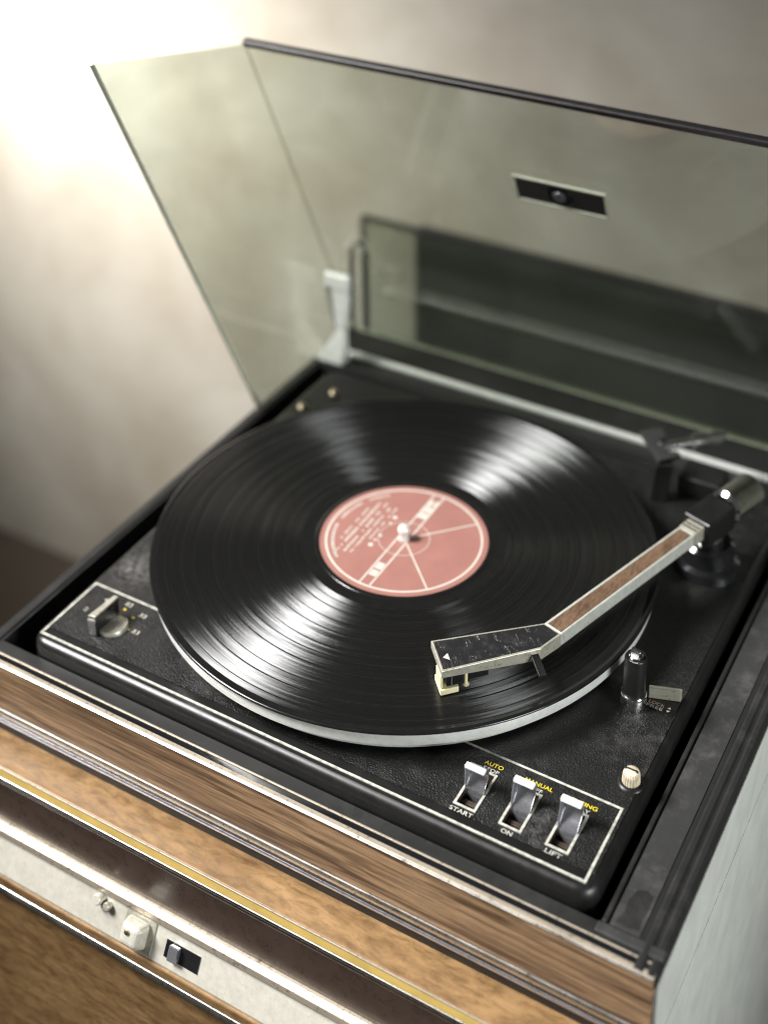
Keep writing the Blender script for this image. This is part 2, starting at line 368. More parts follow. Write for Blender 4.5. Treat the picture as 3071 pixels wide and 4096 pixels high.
# ------------------------------------------------------------------ the setting
structure(box('wall', -2600, 2200, 520, 640, -760, 1600, 'wall', None, bevel=0))
structure(box('floor', -2600, 2200, -2400, 520, -800, -700, 'floor', None, bevel=0))

# ------------------------------------------------------------------ record player: plinth and deck
RP = thing('record_player', 'black record player with open smoked lid, wood-grain front and tonearm', 'record player', (18, 30, -82.5))
XL, XR, YF, YR = -184.5, 221.5, -172.5, 246.0
ZR = -32.0                                          # top of the rim
PB = -82.5                                          # underside of the plinth
# plinth tub: rim with an opening for the floating deck plate
def ring_box(name, o, i, z0, z1, mat, parent):
    (ox0, ox1, oy0, oy1), (ix0, ix1, iy0, iy1) = o, i
    v = []
    for z in (z0, z1):
        v += [(ox0, oy0, z), (ox1, oy0, z), (ox1, oy1, z), (ox0, oy1, z), (ix0, iy0, z), (ix1, iy0, z), (ix1, iy1, z), (ix0, iy1, z)]
    f = []
    for k in range(4):
        j = (k + 1) % 4
        f += [(k, j, 4 + j, 4 + k), (8 + k, 12 + k, 12 + j, 8 + j), (k, 8 + k, 8 + j, j), (4 + k, 4 + j, 12 + j, 12 + k)]
    return pyd(name, v, f, mat, parent, bevel=0.8, seg=2)
base = ring_box('plinth', (XL, XR, YF + 3.2, YR), (-176.5, 190.6, -156.2, 183.0), PB + 9, ZR, 'rim', RP)
box('plinth_floor', -180, 200, -165, 200, PB + 3, PB + 8, 'void', RP, bevel=0)
box('base_band', XL + 1.5, XR - 1.5, YF + 1.5, YR - 2, PB, PB + 8.0, 'rim', RP, bevel=0.3)
# right-hand rail and grooves
rail = box('side_rail', 190.9, 193.2, -156.5, 183.0, ZR + 0.05, ZR + 1.8, 'rim', RP, bevel=0.7)
box('side_groove', 193.25, 194.3, -156, 240, ZR - 0.3, ZR + 0.12, 'void', RP, bevel=0)
box('side_inlay', 194.4, 209.0, -155.5, 240, ZR - 0.2, ZR + 0.55, 'worn', RP, bevel=0.25)
prism('bare_patch', [(196.4, -153.0), (198.2, -146.2), (197.6, -139.8), (199.4, -133.2), (203.0, -131.0), (207.2, -132.6), (207.6, -140.6), (206.8, -147.4), (207.4, -152.4), (202.0, -153.8)], ZR + 0.4, ZR + 0.62, 'rim', RP, bevel=0.05)
box('side_groove', 209.1, 211.4, -156, 240, ZR - 0.3, ZR + 0.1, 'void', RP, bevel=0)
extx_p = [(x, z) for x, z in ((211.6, ZR - .2), (211.6, ZR + 0.8), (213.0, ZR + 1.6), (215.2, ZR + 1.6), (216.2, ZR + .5), (217.6, ZR + 0.3), (219.0, ZR + 1.2), (221.0, ZR + 1.0), (222.4, ZR - 1.2), (222.4, ZR - 6))]
exty('outer_moulding', extx_p, -171, YR, 'rim', RP, bevel=0.2)
box('corner_chip', 189.5, 222.6, -162.4, -156.6, ZR + 0.02, ZR + 1.5, 'worn', RP, bevel=1.2, seg=3)
box('side_panel', XR - 1.0, XR + 1.6, YF + 4, YR - 2, PB, ZR - 6.2, 'side', RP, bevel=0.4)
# left moulding
exty('outer_moulding', [(XL - 0.6, ZR - 8), (XL - 0.6, ZR + 0.2), (XL + 0.6, ZR + 1.2), (XL + 5.6, ZR + 1.2), (XL + 6.8, ZR + 0.02), (XL + 6.8, ZR - 1)], -160, YR, 'rim', RP, bevel=0.3)
# front: trim lines above and below the wood strip
extx('trim_line', [(-164.2, ZR), (-164.2, ZR + .55), (-165.3, ZR + .55), (-165.3, ZR)], XL, 221, 'beige', RP, bevel=0.15)
box('trim_groove', XL, 221, -168.6, -165.4, ZR - .5, ZR + .1, 'gloss', RP, bevel=0)
extx('trim_ledge', [(-168.7, ZR - .8), (-168.7, ZR + .6), (-171.4, ZR + .7), (-171.8, ZR + 0.4), (-171.8, ZR - 0.8)], XL, XR, 'beige', RP, bevel=0.25)
extx('trim_edge', [(-171.9, ZR + .9), (-172.7, ZR + .9), (-173.0, ZR + .6), (-173.0, ZR - 0.2), (-171.9, ZR - 0.2)], XL, XR, 'silver', RP, bevel=0.2)
box('wood_strip', XL, XR, YF - 0.2, YF + 3.0, -64.2, ZR - 0.25, 'wood', RP, bevel=0.2)
extx('lower_trim', [(-170, -64.3), (-173.2, -64.3), (-173.6, -64.8), (-173.9, -66.6), (-173.6, -67.6), (-173.0, -68.2), (-173.0, -69.6), (-170, -69.6)], XL, XR, 'silver', RP, bevel=0.2)
box('lower_groove', XL, XR, -172.6, -170, -71.8, -69.7, 'gloss', RP, bevel=0)
extx('lower_bead', [(-170, -71.9), (-173.0, -71.9), (-173.4, -72.6), (-173.2, -74.3), (-170, -74.3)], XL, XR, 'lever', RP, bevel=0.2)

# deck plate with rolled edge
deck_prof = [(0, -44), (0, -28.8), (0.35, -26.2), (1.3, -23.9), (2.7, -22.5), (4.2, -22.0)]
deck = rframe('deck_plate', -158.2, 186.0, -155.5, 169.2, 11, deck_prof, 'satin', RP, cap=True, angle=50)
# slot openings are cut through the plate with real recesses
SLOTS = [105.3, 129.8, 154.4]
grain = None
def grid_with_holes(name, x0, x1, y0, y1, holes, z, mat, parent):
    xs = sorted({x0, x1, *[h[0] for h in holes], *[h[1] for h in holes]}); ys = sorted({y0, y1, *[h[2] for h in holes], *[h[3] for h in holes]})
    v, f = [], []
    for i in range(len(xs) - 1):
        for j in range(len(ys) - 1):
            mx, my = (xs[i] + xs[i + 1]) / 2, (ys[j] + ys[j + 1]) / 2
            if any(h[0] < mx < h[1] and h[2] < my < h[3] for h in holes): continue
            k = len(v); v += [(xs[i], ys[j], z), (xs[i + 1], ys[j], z), (xs[i + 1], ys[j + 1], z), (xs[i], ys[j + 1], z)]; f.append((k, k + 1, k + 2, k + 3))
    return pyd(name, v, f, mat, parent)
HOLES = [(sx + 1.3, sx + 10.9, -138.0, -114.8) for sx in SLOTS]
grid_with_holes('grained_panel', -153.6, 181.5, -143.2, 164.5, HOLES, -21.6, 'deck', deck)
# cut the deck cap under the slots
dm = deck.data; bm = bmesh.new(); bm.from_mesh(dm)
capf = max(bm.faces, key=lambda q: len(q.verts)); bmesh.ops.delete(bm, geom=[capf], context='FACES_ONLY'); bm.to_mesh(dm); bm.free()
grid_with_holes('deck_sheet', -154.0, 181.8, -151.3, 165.0, HOLES, -22.0, 'satin', deck)
def band(pts, wd):                                    # polyline strip, mitred
    out = []
    P = [Vector((p[0], p[1])) for p in pts]; n = len(P)
    Lh, Rh = [], []
    for i in range(n):
        d0 = (P[i] - P[i - 1]).normalized() if i else (P[1] - P[0]).normalized()
        d1 = (P[i + 1] - P[i]).normalized() if i < n - 1 else d0
        nrm = Vector((-(d0 + d1).y, (d0 + d1).x)).normalized(); k = 1 / max(0.3, nrm.dot(Vector((-d0.y, d0.x))))
        Lh.append(P[i] + nrm * wd / 2 * k); Rh.append(P[i] - nrm * wd / 2 * k)
    return Lh, Rh
def strip(name, pts, wd, z0, z1, mat, parent, closed=False):
    if closed: pts = [pts[-1]] + list(pts) + [pts[0], pts[1]]
    Lh, Rh = band(pts, wd)
    if closed: Lh, Rh = Lh[1:-1], Rh[1:-1]
    v, f = [], []; n = len(Lh)
    for a, b in zip(Lh, Rh): v += [(a.x, a.y, z1), (b.x, b.y, z1), (a.x, a.y, z0), (b.x, b.y, z0)]
    for i in range(n - 1):
        o, q = 4 * i, 4 * (i + 1); f += [(o, o + 1, q + 1, q), (o, q, q + 2, o + 2), (o + 1, o + 3, q + 3, q + 1)]
    f += [(0, 2, 3, 1), (4 * n - 4, 4 * n - 3, 4 * n - 1, 4 * n - 2)]
    return pyd(name, v, f, mat, parent)
ZP = -21.55
strip('printed_border', [(48, -101.8), (179.0, -101.8), (179.0, -148.7), (-153.0, -148.7), (-153.0, -101.8), (-96, -101.8)], 1.25, -22.0, -21.45, 'white', deck)
for sx, up, lo, dn, uw, lx, lw in ((105.3, 'AUTO', 'STOP', 'START', 10.2, 0, 8.6), (129.8, 'MANUAL', 'OFF', 'ON', 15.0, 0, 6.3), (154.4, 'CUEING', 'PLAY', 'LIFT', 14.4, 0, 8.4)):
    strip('slot_border', rrect(sx + 0.6, sx + 11.6, -138.7, -114.1, 0.05, 1)[::2], 1.2, -21.6, -21.2, 'white', deck, True)
    # slot well
    x0, x1, y0, y1 = sx + 1.3, sx + 10.9, -138.0, -114.8
    v = [(x0, y0, -21.6), (x1, y0, -21.6), (x1, y1, -21.6), (x0, y1, -21.6), (x0, y0, -31), (x1, y0, -31), (x1, y1, -31), (x0, y1, -31)]
    pyd('slot_well', v, [(4, 5, 6, 7), (0, 1, 5, 4), (1, 2, 6, 5), (2, 3, 7, 6), (3, 0, 4, 7)], 'well', deck)
    box('slot_step', x0 + 0.3, x1 - 0.3, -133.4, -130.6, -30.8, -25.4, 'well', deck, bevel=0.3)
    ue = {'AUTO': 118.0, 'MANUAL': 145.2, 'CUEING': 168.8}[up]
    text('printed_word', up, ue - uw, -109.5, ZP, 2.5, 'yellow', deck, uw, 0, 0.008)
    le = {'STOP': 117.2, 'OFF': 140.9, 'PLAY': 166.0}[lo]
    text('printed_word', lo, le - lw, -113.0, ZP, 2.3, 'white', deck, lw, 0, 0.008)
    dl, dw = {'START': (105.0, 12.4), 'ON': (132.8, 5.8), 'LIFT': (155.8, 8.6)}[dn]
    text('printed_word', dn, dl, -143.0, ZP, 2.5, 'white', deck, dw, 0, 0.012)
# dial numerals
for s, x, y in (('33', -106.4, -122.5), ('33', -111.2, -110.0), ('33', -124.2, -106.6), ('4', -138.1, -110.0), ('2', -143.5, -121.8)):
    text('dial_numeral', s, x - (2.2 if len(s) == 2 else 1.3), y - 1.4, ZP, 2.9, 'white', deck, 4.6 if len(s) == 2 else 2.4, 0, 0.01)
for x, y in ((-111.4, -122.8), (-115.0, -114.1), (-123.7, -111.0), (-137.8, -122.7)):
    prism('dial_mark', [(x - .8, y - .55), (x + .8, y - .55), (x + .8, y + .55), (x - .8, y + .55)], -21.6, -21.45, 'yellow', deck, bevel=0)

# rocker switches
def make_switch(sx):
    cx = sx + 6.1
    sw = thing('tmp', '', '')
    del sw['label']; del sw['category']
    sw.name = 'rocker_switch'
    x0, x1 = sx + 1.9, sx + 11.4
    fr = [(-128.8, -30), (-128.6, -24), (-128.0, -20), (-125.9, -17.6), (-123.9, -15.2), (-122.9, -12.2), (-123.4, -9.6), (-125.0, -7.9)]
    bk = [(y + 1.1, z) for i, (y, z) in enumerate(fr)]
    prof = fr + bk[::-1]
    return x0, x1, prof, fr, bk, sw
for sx in SLOTS:
    x0, x1, prof, fr, bk, sw = make_switch(sx)
    kk = 0.0 if sx == SLOTS[0] else (0.22 if sx == SLOTS[1] else 0.26)
    def lean(P): return [(y + kk * max(0, z + 26), z) for y, z in P]
    sw.parent = RP; sw.location = Vector((sx + 6.1, -126, -22)) * MM - Vector(RP.location)
    extx('lever_face', lean(prof), x0, x1, 'lever', sw, bevel=0.25, smooth=True, angle=50)
    cheek = [(-128.8, -30), (-129.0, -22), (-129.1, -15), (-129.0, -7.7), (-125.0, -7.7), (-123.3, -9.6), (-122.8, -12.2), (-123.8, -15.2), (-125.8, -17.6), (-128.0, -20), (-128.5, -24), (-128.6, -30)]
    extx('lever_cheek', lean(cheek), x0 - 0.75, x0 - 0.05, 'lever', sw, bevel=0.12)
    extx('lever_bar', lean([(-129.1, -7.5), (-129.1, -6.3), (-128.7, -5.9), (-126.4, -5.8), (-125.9, -6.2), (-125.8, -7.5)]), x0 - 0.8, x1 + 0.3, 'hinge', sw, bevel=0.3)

# speed selector
sel = bpy.data.objects.new('speed_selector', None); col.objects.link(sel); sel.parent = RP; sel.location = Vector((-121.5, -125, -22)) * MM - Vector(RP.location)
lathe('dial_disc', [(0, -19.4), (6.8, -19.4), (7.4, -19.7), (8.3, -19.2), (8.8, -19.9), (9.0, -21.6)], 'alu', sel, (-120.6, -125.2), 64)
bl = [(-127.6, -136.6), (-123.4, -136.0), (-122.9, -116.2), (-125.7, -116.6)]
loft('dial_lever', [(x, y, -20.5) for x, y in bl], [(x, y, -9.0) for x, y in bl], 'gloss', sel, bevel=0.3)
loft('dial_lever_cap', [(x, y, -8.95) for x, y in bl], [(x, y, -7.9) for x, y in bl], 'alu', sel, bevel=0.25)
prism('dial_lever_nose', [(-128.0, -137.4), (-123.2, -136.8), (-123.3, -136.05), (-127.9, -136.65)], -20.8, -7.9, 'chrome', sel, bevel=0.15)

# adjuster knob on the right, small screws at the far left corner
adj = bpy.data.objects.new('adjuster_knob', None); col.objects.link(adj); adj.parent = RP; adj.location = Vector((177, -84.5, -22)) * MM - Vector(RP.location)
lathe('knob_collar', [(0, -20.4), (5.6, -20.4), (6.4, -20.9), (6.9, -21.6)], 'satin', adj, (177.0, -84.6), 48)
lathe('knob_cap', [(0, -12.8), (2.2, -12.9), (3.6, -13.7), (4.3, -15.2), (4.6, -19.2), (4.7, -20.4)], 'cream2', adj, (177.0, -84.6), 44, flute=0.92, smooth=False)
box('knob_slot', 173.6, 180.4, -85.1, -84.1, -13.5, -12.75, 'rim', adj, bevel=0)
for x, y in ((-147.2, 114.0), (-136.7, 140.3)):
    lathe('deck_screw', [(0, -18.6), (1.8, -18.8), (3.0, -19.8), (3.3, -21.6)], 'brass', RP, (x, y), 32)

# cue post with lock lever
cue = bpy.data.objects.new('cue_post', None); col.objects.link(cue); cue.parent = RP; cue.location = Vector((159.5, -32, -22)) * MM - Vector(RP.location)
CC = (158.8, -34.2)
lathe('post_foot', [(7.0, -21.6), (7.0, -14.4), (6.6, -13.8), (6.0, -13.7)], 'chrome', cue, CC, 64)
lathe('post_body', [(6.0, -13.9), (5.95, 9.0), (5.5, 9.9), (3.9, 9.9), (3.8, 9.4)], 'satin', cue, CC, 64)
lathe('post_cap', [(3.75, 9.0), (3.7, 10.4), (3.3, 10.8), (0, 10.85)], 'chrome', cue, CC, 48)
a = math.radians(-22); ca, sa = math.cos(a), math.sin(a)
def rot2(px, py, c=CC): return (c[0] + px * ca - py * sa, c[1] + px * sa + py * ca)
lo_ = [rot2(*q) for q in ((-3.0, -1.3), (3.0, -1.3), (3.0, 1.3), (-3.0, 1.3))]; hi_ = [rot2(*q) for q in ((-2.9, -0.7), (2.9, -0.7), (2.9, 0.7), (-2.9, 0.7))]
loft('post_tab', [(x, y, 10.8) for x, y in lo_], [(x, y, 14.2) for x, y in hi_], 'chrome', cue, bevel=0.3)
prism('lock_plate', [(158, -37.0), (163.0, -32.9), (180.6, -33.9), (181.2, -19.5), (161, -24)], -21.55, -21.15, 'gloss', cue, bevel=0.1)
text('printed_word', 'LOCK', 166.0, -30.0, -21.1, 2.1, 'orange', cue, 8.6)
text('printed_word', 'FREE', 165.6, -32.7, -21.1, 2.0, 'offwhite', cue, 8.8)
prism('lock_mark', [(176.2, -29.6), (178.2, -29.4), (177.4, -28.2)], -21.12, -21.05, 'offwhite', cue, bevel=0)
prism('lock_mark', [(176.2, -31.0), (178.2, -30.8), (177.0, -32.2)], -21.12, -21.05, 'offwhite', cue, bevel=0)
loft('lock_lever', [(165.0, -27.4, -20.9), (181.0, -22.0, -20.9), (180.6, -18.6, -20.9), (164.2, -24.8, -20.9)], [(165.0, -27.2, -14.6), (180.8, -22.0, -14.9), (180.4, -18.8, -14.9), (164.2, -24.8, -14.6)], 'alu', cue, bevel=0.25)

# ------------------------------------------------------------------ platter and spindle
lathe('platter', [(4, -2.2), (147.6, -2.2), (148.6, -2.6), (148.9, -3.4), (148.9, -9.2), (148.2, -9.8), (143.0, -10.0), (141.5, -12), (141.0, -18.5), (135, -19)], 'platter', RP, n=200, angle=40)
box_dots = None
lathe('spindle', [(0, 9.6), (1.6, 9.4), (2.9, 8.7), (3.6, 7.4), (3.7, 5.8), (3.1, 4.2), (2.9, 3.0), (3.3, 1.4), (3.4, -2)], 'spindle', RP, n=40, angle=60)

# ------------------------------------------------------------------ the record
REC = thing('vinyl_record', 'black vinyl long-playing record with salmon pink paper label on the platter', 'vinyl record', (0, 0, -2))
gaps = [146.3, 141.8, 132.0, 124.9, 113.4, 104.6, 97.8, 87.1, 79.5, 71.2, 65.4]
prof = [(149.6, -1.9), (150.5, -1.3), (150.6, -0.7), (150.2, -0.15), (149.2, 0.1), (148.2, 0.02), (147.4, -0.22), (146.6, -0.26)]
lathe('raised_rim', prof, 'vinyl_s', REC, n=256, angle=60)
for g0, g1 in zip(gaps, gaps[1:] + [60.9]):
    wd = 0.2 + 0.45 * random.random()
    lathe('track_gap', [(g0 + 0.31, -0.26), (g0 + 0.2, -0.3), (g0 - wd, -0.3), (g0 - wd - 0.1, -0.26)], 'vinyl_s', REC, n=256, angle=60)
    lathe('grooved_track', [(g0 - wd - 0.1, -0.262), (g0 - wd - 0.3, -0.235), ((g0 + g1) / 2, -0.23), (g1 + 0.5, -0.235), (g1 + 0.31, -0.262)], 'vinyl', REC, n=256, angle=60)
lathe('run_out_ring', [(61.2, -0.27), (60.0, -0.34), (57.6, -0.3), (57.2, -0.36), (53.4, -0.28), (53.0, 0.0), (52.2, 0.12), (50.9, 0.12), (50.2, -0.1)], 'vinyl_s', REC, n=200, angle=30)
lab = lathe('paper_label', [(50.6, -0.12), (50.4, 0.0), (3.7, 0.0), (3.7, -0.2)], 'label', REC, n=128, angle=30)
ZL = 0.05
def flat(name, polys, z, mat, parent):
    v, f = [], []
    for p in polys:
        k = len(v); v += [(x, y, z) for x, y in p]; f.append(tuple(range(k, k + len(p))))
    me = bpy.data.meshes.new(name); me.from_pydata([Vector(q) * MM for q in v], [], f)
    return link(name, me, mat, parent)
def seg(p, q, wd):
    p, q = Vector(p), Vector(q); d = (q - p).normalized(); n = Vector((-d.y, d.x)) * wd / 2
    return [tuple(p + n), tuple(p - n), tuple(q - n), tuple(q + n)]
def annulus(r0, r1, a0=0, a1=360, n=120):
    out = []
    for k in range(n):
        a, b = math.radians(a0 + (a1 - a0) * k / n), math.radians(a0 + (a1 - a0) * (k + 1) / n)
        out.append([(r0 * math.cos(a), r0 * math.sin(a)), (r1 * math.cos(a), r1 * math.sin(a)), (r1 * math.cos(b), r1 * math.sin(b)), (r0 * math.cos(b), r0 * math.sin(b))])
    return out
flat('label_ring', annulus(45.9, 47.3), ZL, 'offwhite', lab)
def disc(x, y, r, n=10): return [(x + r * math.cos(2 * math.pi * k / n), y + r * math.sin(2 * math.pi * k / n)) for k in range(n)]
flat('label_lines', [seg((-3.6, -45.4), (-3.6, 45.4), 1.1), seg((3.0, -45.4), (3.0, 45.4), 1.1), seg((4, -3.8), (32.8, -32.0), 1.0), seg((4, 3.4), (31.8, 33.0), 1.0)], ZL + 0.03, 'offwhite', lab)
for blk in ([seg((-.3, 21.5), (-.3, 27.0), 5.4), seg((-.3, 28.0), (-.3, 33.5), 5.4), seg((-1.6, 34.0), (-1.6, 40.0), 2.6), seg((1.6, 34.4), (1.6, 40.8), 2.0), seg((-.2, -31.2), (-.2, -25.4), 4.6), seg((-.2, -37.6), (-.2, -32.6), 4.6)]): flat('label_band_block', [blk], ZL + 0.03, 'offwhite', lab)
marks = []
def arc_marks(a0, a1, r, h, step):
    a = a0
    while a > a1:
        wdt = random.uniform(0.6, 1.0) * step
        a_, b_ = math.radians(a), math.radians(a - wdt * 0.8)
        marks.append([(r * math.cos(a_), r * math.sin(a_)), ((r + h) * math.cos(a_), (r + h) * math.sin(a_)), ((r + h) * math.cos(b_), (r + h) * math.sin(b_)), (r * math.cos(b_), r * math.sin(b_))]); a -= step
arc_marks(232, 190, 41.6, 2.0, 2.5); arc_marks(182, 157, 41.6, 1.9, 2.4); arc_marks(149, 132, 41.7, 1.5, 2.3)
for x, y0, y1, wd, ln in ((-33.2, -18, 14, 1.2, 1.6), (-29.4, -27, 21, 1.5, 1.9), (-25.4, -27, 23, 1.5, 1.8), (-21.6, -26, 20, 1.2, 1.7), (-17.8, -10, 22, 1.1, 1.6)):
    y = y0
    while y < y1:
        l = random.uniform(0.55, 1.1) * ln
        if random.random() > 0.16: marks.append(seg((x + random.uniform(-.2, .2), y), (x + random.uniform(-.2, .2), y + l), wd * random.uniform(0.85, 1.35)))
        y += l + random.uniform(0.5, 1.1)
for x, y, r in ((-14.6, -14.5, 1.6), (-14.5, -9.4, 1.0), (-13.8, -4.5, 1.2), (-14.2, 8.4, 1.0), (-14.4, 14.5, 1.6), (-30.5, -29.0, 1.2)): marks.append(disc(x, y, r))
flat('label_print', marks, ZL + 0.02, 'offwhite', lab)
flat('label_pressing_ring', annulus(15.2, 15.6), ZL + 0.04, 'offwhite', lab)

# ------------------------------------------------------------------ tonearm
TA = bpy.data.objects.new('tonearm', None); col.objects.link(TA); TA.parent = RP; TA.location = Vector((168, 128, -22)) * MM - Vector(RP.location)
ZT = 17.0
FL, FR, NB, J1, J0 = (63.3, -84.0), (78.6, -100.7), (116.1, -60.8), (121.0, -45.8), (109.8, -42.7)
top = [FL, FR, NB, J1, J0]; zb = [12.4, 12.4, 9.2, 8.6, 9.4]
loft('headshell', [(x, y, z) for (x, y), z in zip(top, zb)], [(x, y, ZT) for x, y in top], 'alu', TA, bevel=0.35)
ctr = Vector((sum(p[0] for p in top) / 5, sum(p[1] for p in top) / 5))
def inset(P, d):
    n = len(P); out = []
    for i in range(n):
        a, b, c = Vector(P[i - 1]), Vector(P[i]), Vector(P[(i + 1) % n])
        n0 = Vector((-(b - a).y, (b - a).x)).normalized(); n1 = Vector((-(c - b).y, (c - b).x)).normalized()
        bis = (n0 + n1); bis = bis / max(0.2, bis.dot(n0)) ; out.append(tuple(b + bis * d))
    return out
M['scr'] = m_scratched('scratched_black_inlay')
inl = inset(top, 1.1)
prism('headshell_inlay', inl, ZT - 0.2, ZT + 0.12, 'scr', TA, bevel=0.0)
def hs(u, v):                                        # headshell coordinates: u from the front edge, v across from FL to FR
    f, r = Vector(FL), Vector(FR); d = (Vector(NB) - Vector(FR)).normalized()
    return f + (r - f) * v + d * u
tri = [hs(3.0, .60), hs(6.2, .50), hs(6.2, .72)]
prism('arrow_mark', [tuple(q) for q in tri], ZT + 0.13, ZT + 0.2, 'offwhite', TA, bevel=0)
# cartridge
def hbox(name, u0, u1, v0, v1, z0, z1, mat, bevel=0.2):
    P = [tuple(hs(u0, v0)), tuple(hs(u0, v1)), tuple(hs(u1, v1)), tuple(hs(u1, v0))]
    return prism(name, P, z0, z1, mat, TA, bevel=bevel)
hbox('cartridge', 3.0, 12.0, 0.12, 0.95, 5.0, 12.2, 'gloss', 0.4)
hbox('cartridge_rear', 15.0, 26.0, 0.12, 0.95, 6.4, 12.2, 'gloss', 0.4)
hbox('cartridge_rib', 5.4, 6.0, 0.9, 0.97, 5.4, 12.0, 'lever', 0.05)
hbox('cartridge_mount', 1.4, 30, 0.10, 0.90, 11.4, 12.3, 'cream', 0.1)
hbox('stylus_guard', -0.6, 9.6, 0.45, 0.99, 0.7, 4.3, 'cream', 0.5)
hbox('stylus_guard_post', -0.4, 1.0, 0.55, 0.95, 4.8, 12.3, 'cream', 0.3)
hbox('stylus_holder', 6.5, 12.5, 0.3, 0.8, 3.0, 5.7, 'void', 0.3)
p0 = hs(13.5, 0.95); tube('mounting_screw', [(p0.x, p0.y, 4.6), (p0.x, p0.y, 12.2)], 1.0, 'cream', TA, 14)
lathe('screw_foot', [(0, 3.6), (1.7, 3.8), (1.9, 4.4), (1.0, 4.9)], 'cream', TA, (p0.x, p0.y), 20)
hbox('rear_terminal', 31, 38, 0.3, 0.85, 8.4, 10.0, 'void', 0.2)
tip = hs(2.0, .6); tube('stylus', [(tip.x + 3, tip.y + 3, 3.2), (tip.x + 1, tip.y + 1, 0.05)], [0.5, 0.15], 'chrome', TA, 8)
# finger lift: bent black tab beside the bend
lf = [(111.4, -64.0), (114.4, -61.2), (124.4, -69.4), (121.4, -72.4)]
loft('finger_lift', [(111.8, -64.6, 12.6), (114.8, -61.4, 12.6), (114.8, -61.4, 14.4), (111.8, -64.6, 14.4)], [(120.2, -72.2, 8.4), (123.2, -69.0, 8.4), (123.4, -69.2, 10.2), (120.4, -72.4, 10.2)], 'satin', TA, bevel=0.35)
# arm tube, square section, with wood inlay and hinge block end
dirv = Vector((0.2955, 0.9553)); nv = Vector((-dirv.y, dirv.x))          # nv points to the far (left) side
A0 = Vector(J1) + dirv * 0.0
ARM = 118.0
near0, near1 = Vector(J1), Vector(J1) + dirv * ARM
far0, far1 = Vector(J0) + dirv * 0.0, Vector(J1) + nv * 10.6 + dirv * ARM
loft('arm_tube', [(near0.x, near0.y, 8.9), (near0.x, near0.y, ZT - .1), (far0.x, far0.y, ZT - .1), (far0.x, far0.y, 8.9)], [(near1.x, near1.y, 8.9), (near1.x, near1.y, ZT - .1), (far1.x, far1.y, ZT - .1), (far1.x, far1.y, 8.9)], 'arm', TA, bevel=0.4)
w0, w1 = near0 + nv * 1.1 + dirv * 0.9, near1 + nv * 1.1 - dirv * 2.0
w2, w3 = near1 + nv * 9.2 - dirv * 2.0, near0 + nv * 10.0 + dirv * 0.8
prism('arm_inlay', [tuple(w0), tuple(w1), tuple(w2), tuple(w3)], ZT - 0.3, ZT + 0.12, 'wood3', TA, bevel=0.1)
e0 = near1 + nv * 5.3
def ab(u, v): q = near1 + dirv * u + nv * v; return (q.x, q.y)
prism('arm_collar', [ab(0.1, -.4), ab(9, -.4), ab(9, 11), ab(0.1, 11)], 8.4, ZT + 0.4, 'alu', TA, bevel=0.4)
prism('collar_rib', [ab(2, .4), ab(3, .4), ab(3, 10.2), ab(2, 10.2)], ZT + 0.3, ZT + 0.8, 'gloss', TA, bevel=0.1)
prism('collar_rib', [ab(5, .4), ab(6, .4), ab(6, 10.2), ab(5, 10.2)], ZT + 0.3, ZT + 0.8, 'gloss', TA, bevel=0.1)
pv = near1 + dirv * 24 + nv * 5.3
prism('pivot_yoke', [ab(9.1, -4), ab(36, -4), ab(36, 14.6), ab(9.1, 14.6)], 4, 20, 'satin', TA, bevel=1.2, seg=3)
lathe('pivot_base', [(0, -2), (13, -2), (15.5, -4), (16, -14), (19, -16), (20, -21.6)], 'gloss', TA, (pv.x, pv.y), 64)
lathe('pivot_post', [(9, 4), (9, -2.2)], 'chrome', TA, (pv.x, pv.y), 40)
cw0, cw1 = near1 + dirv * 37 + nv * 5.3, near1 + dirv * 66 + nv * 5.3
tube('counterweight', [(cw0.x, cw0.y, 13), (cw0.x + dirv.x * 2, cw0.y + dirv.y * 2, 13), (cw1.x - dirv.x * 2, cw1.y - dirv.y * 2, 13), (cw1.x, cw1.y, 13)], [8.5, 10.5, 10.5, 8.5], 'chrome', TA, 40)

# overarm bracket on its post behind the platter
OB = bpy.data.objects.new('arm_bracket', None); col.objects.link(OB); OB.parent = RP; OB.location = Vector((112, 140, -22)) * MM - Vector(RP.location)
loft('bracket_post', [(106.4, 134.0, -21.6), (115.6, 136.6, -21.6), (113.6, 145.0, -21.6), (104.6, 142.4, -21.6)], [(107.4, 137.6, 4.4), (117.8, 141.4, 4.4), (114.6, 148.8, 4.4), (104.2, 145.0, 4.4)], 'satin', OB, bevel=0.8, seg=3)
U = [(108.6, 138.4), (119.2, 151.0), (115.8, 154.4), (108.2, 149.4), (100.4, 158.6), (103.8, 166.2), (97.6, 174.4), (86.2, 163.4)]
prism('bracket_head', U, 4.5, 7.4, 'worn', OB, bevel=0.5)
tube('bracket_rod', [(103, 160, 2), (120, 172, 5), (138, 184, 8)], 3.0, 'chrome', OB, 20)
tube('rod_collar', [(120, 172, 5.2), (127, 176.6, 6.2)], 5.2, 'chrome', OB, 24)
tube('rod_collar', [(131, 179.4, 7), (135, 182, 7.6)], 4.6, 'chrome', OB, 24)
box('bracket_block', 118, 146, 150, 172, -21.5, -8, 'satin', OB, bevel=1.5, seg=3)

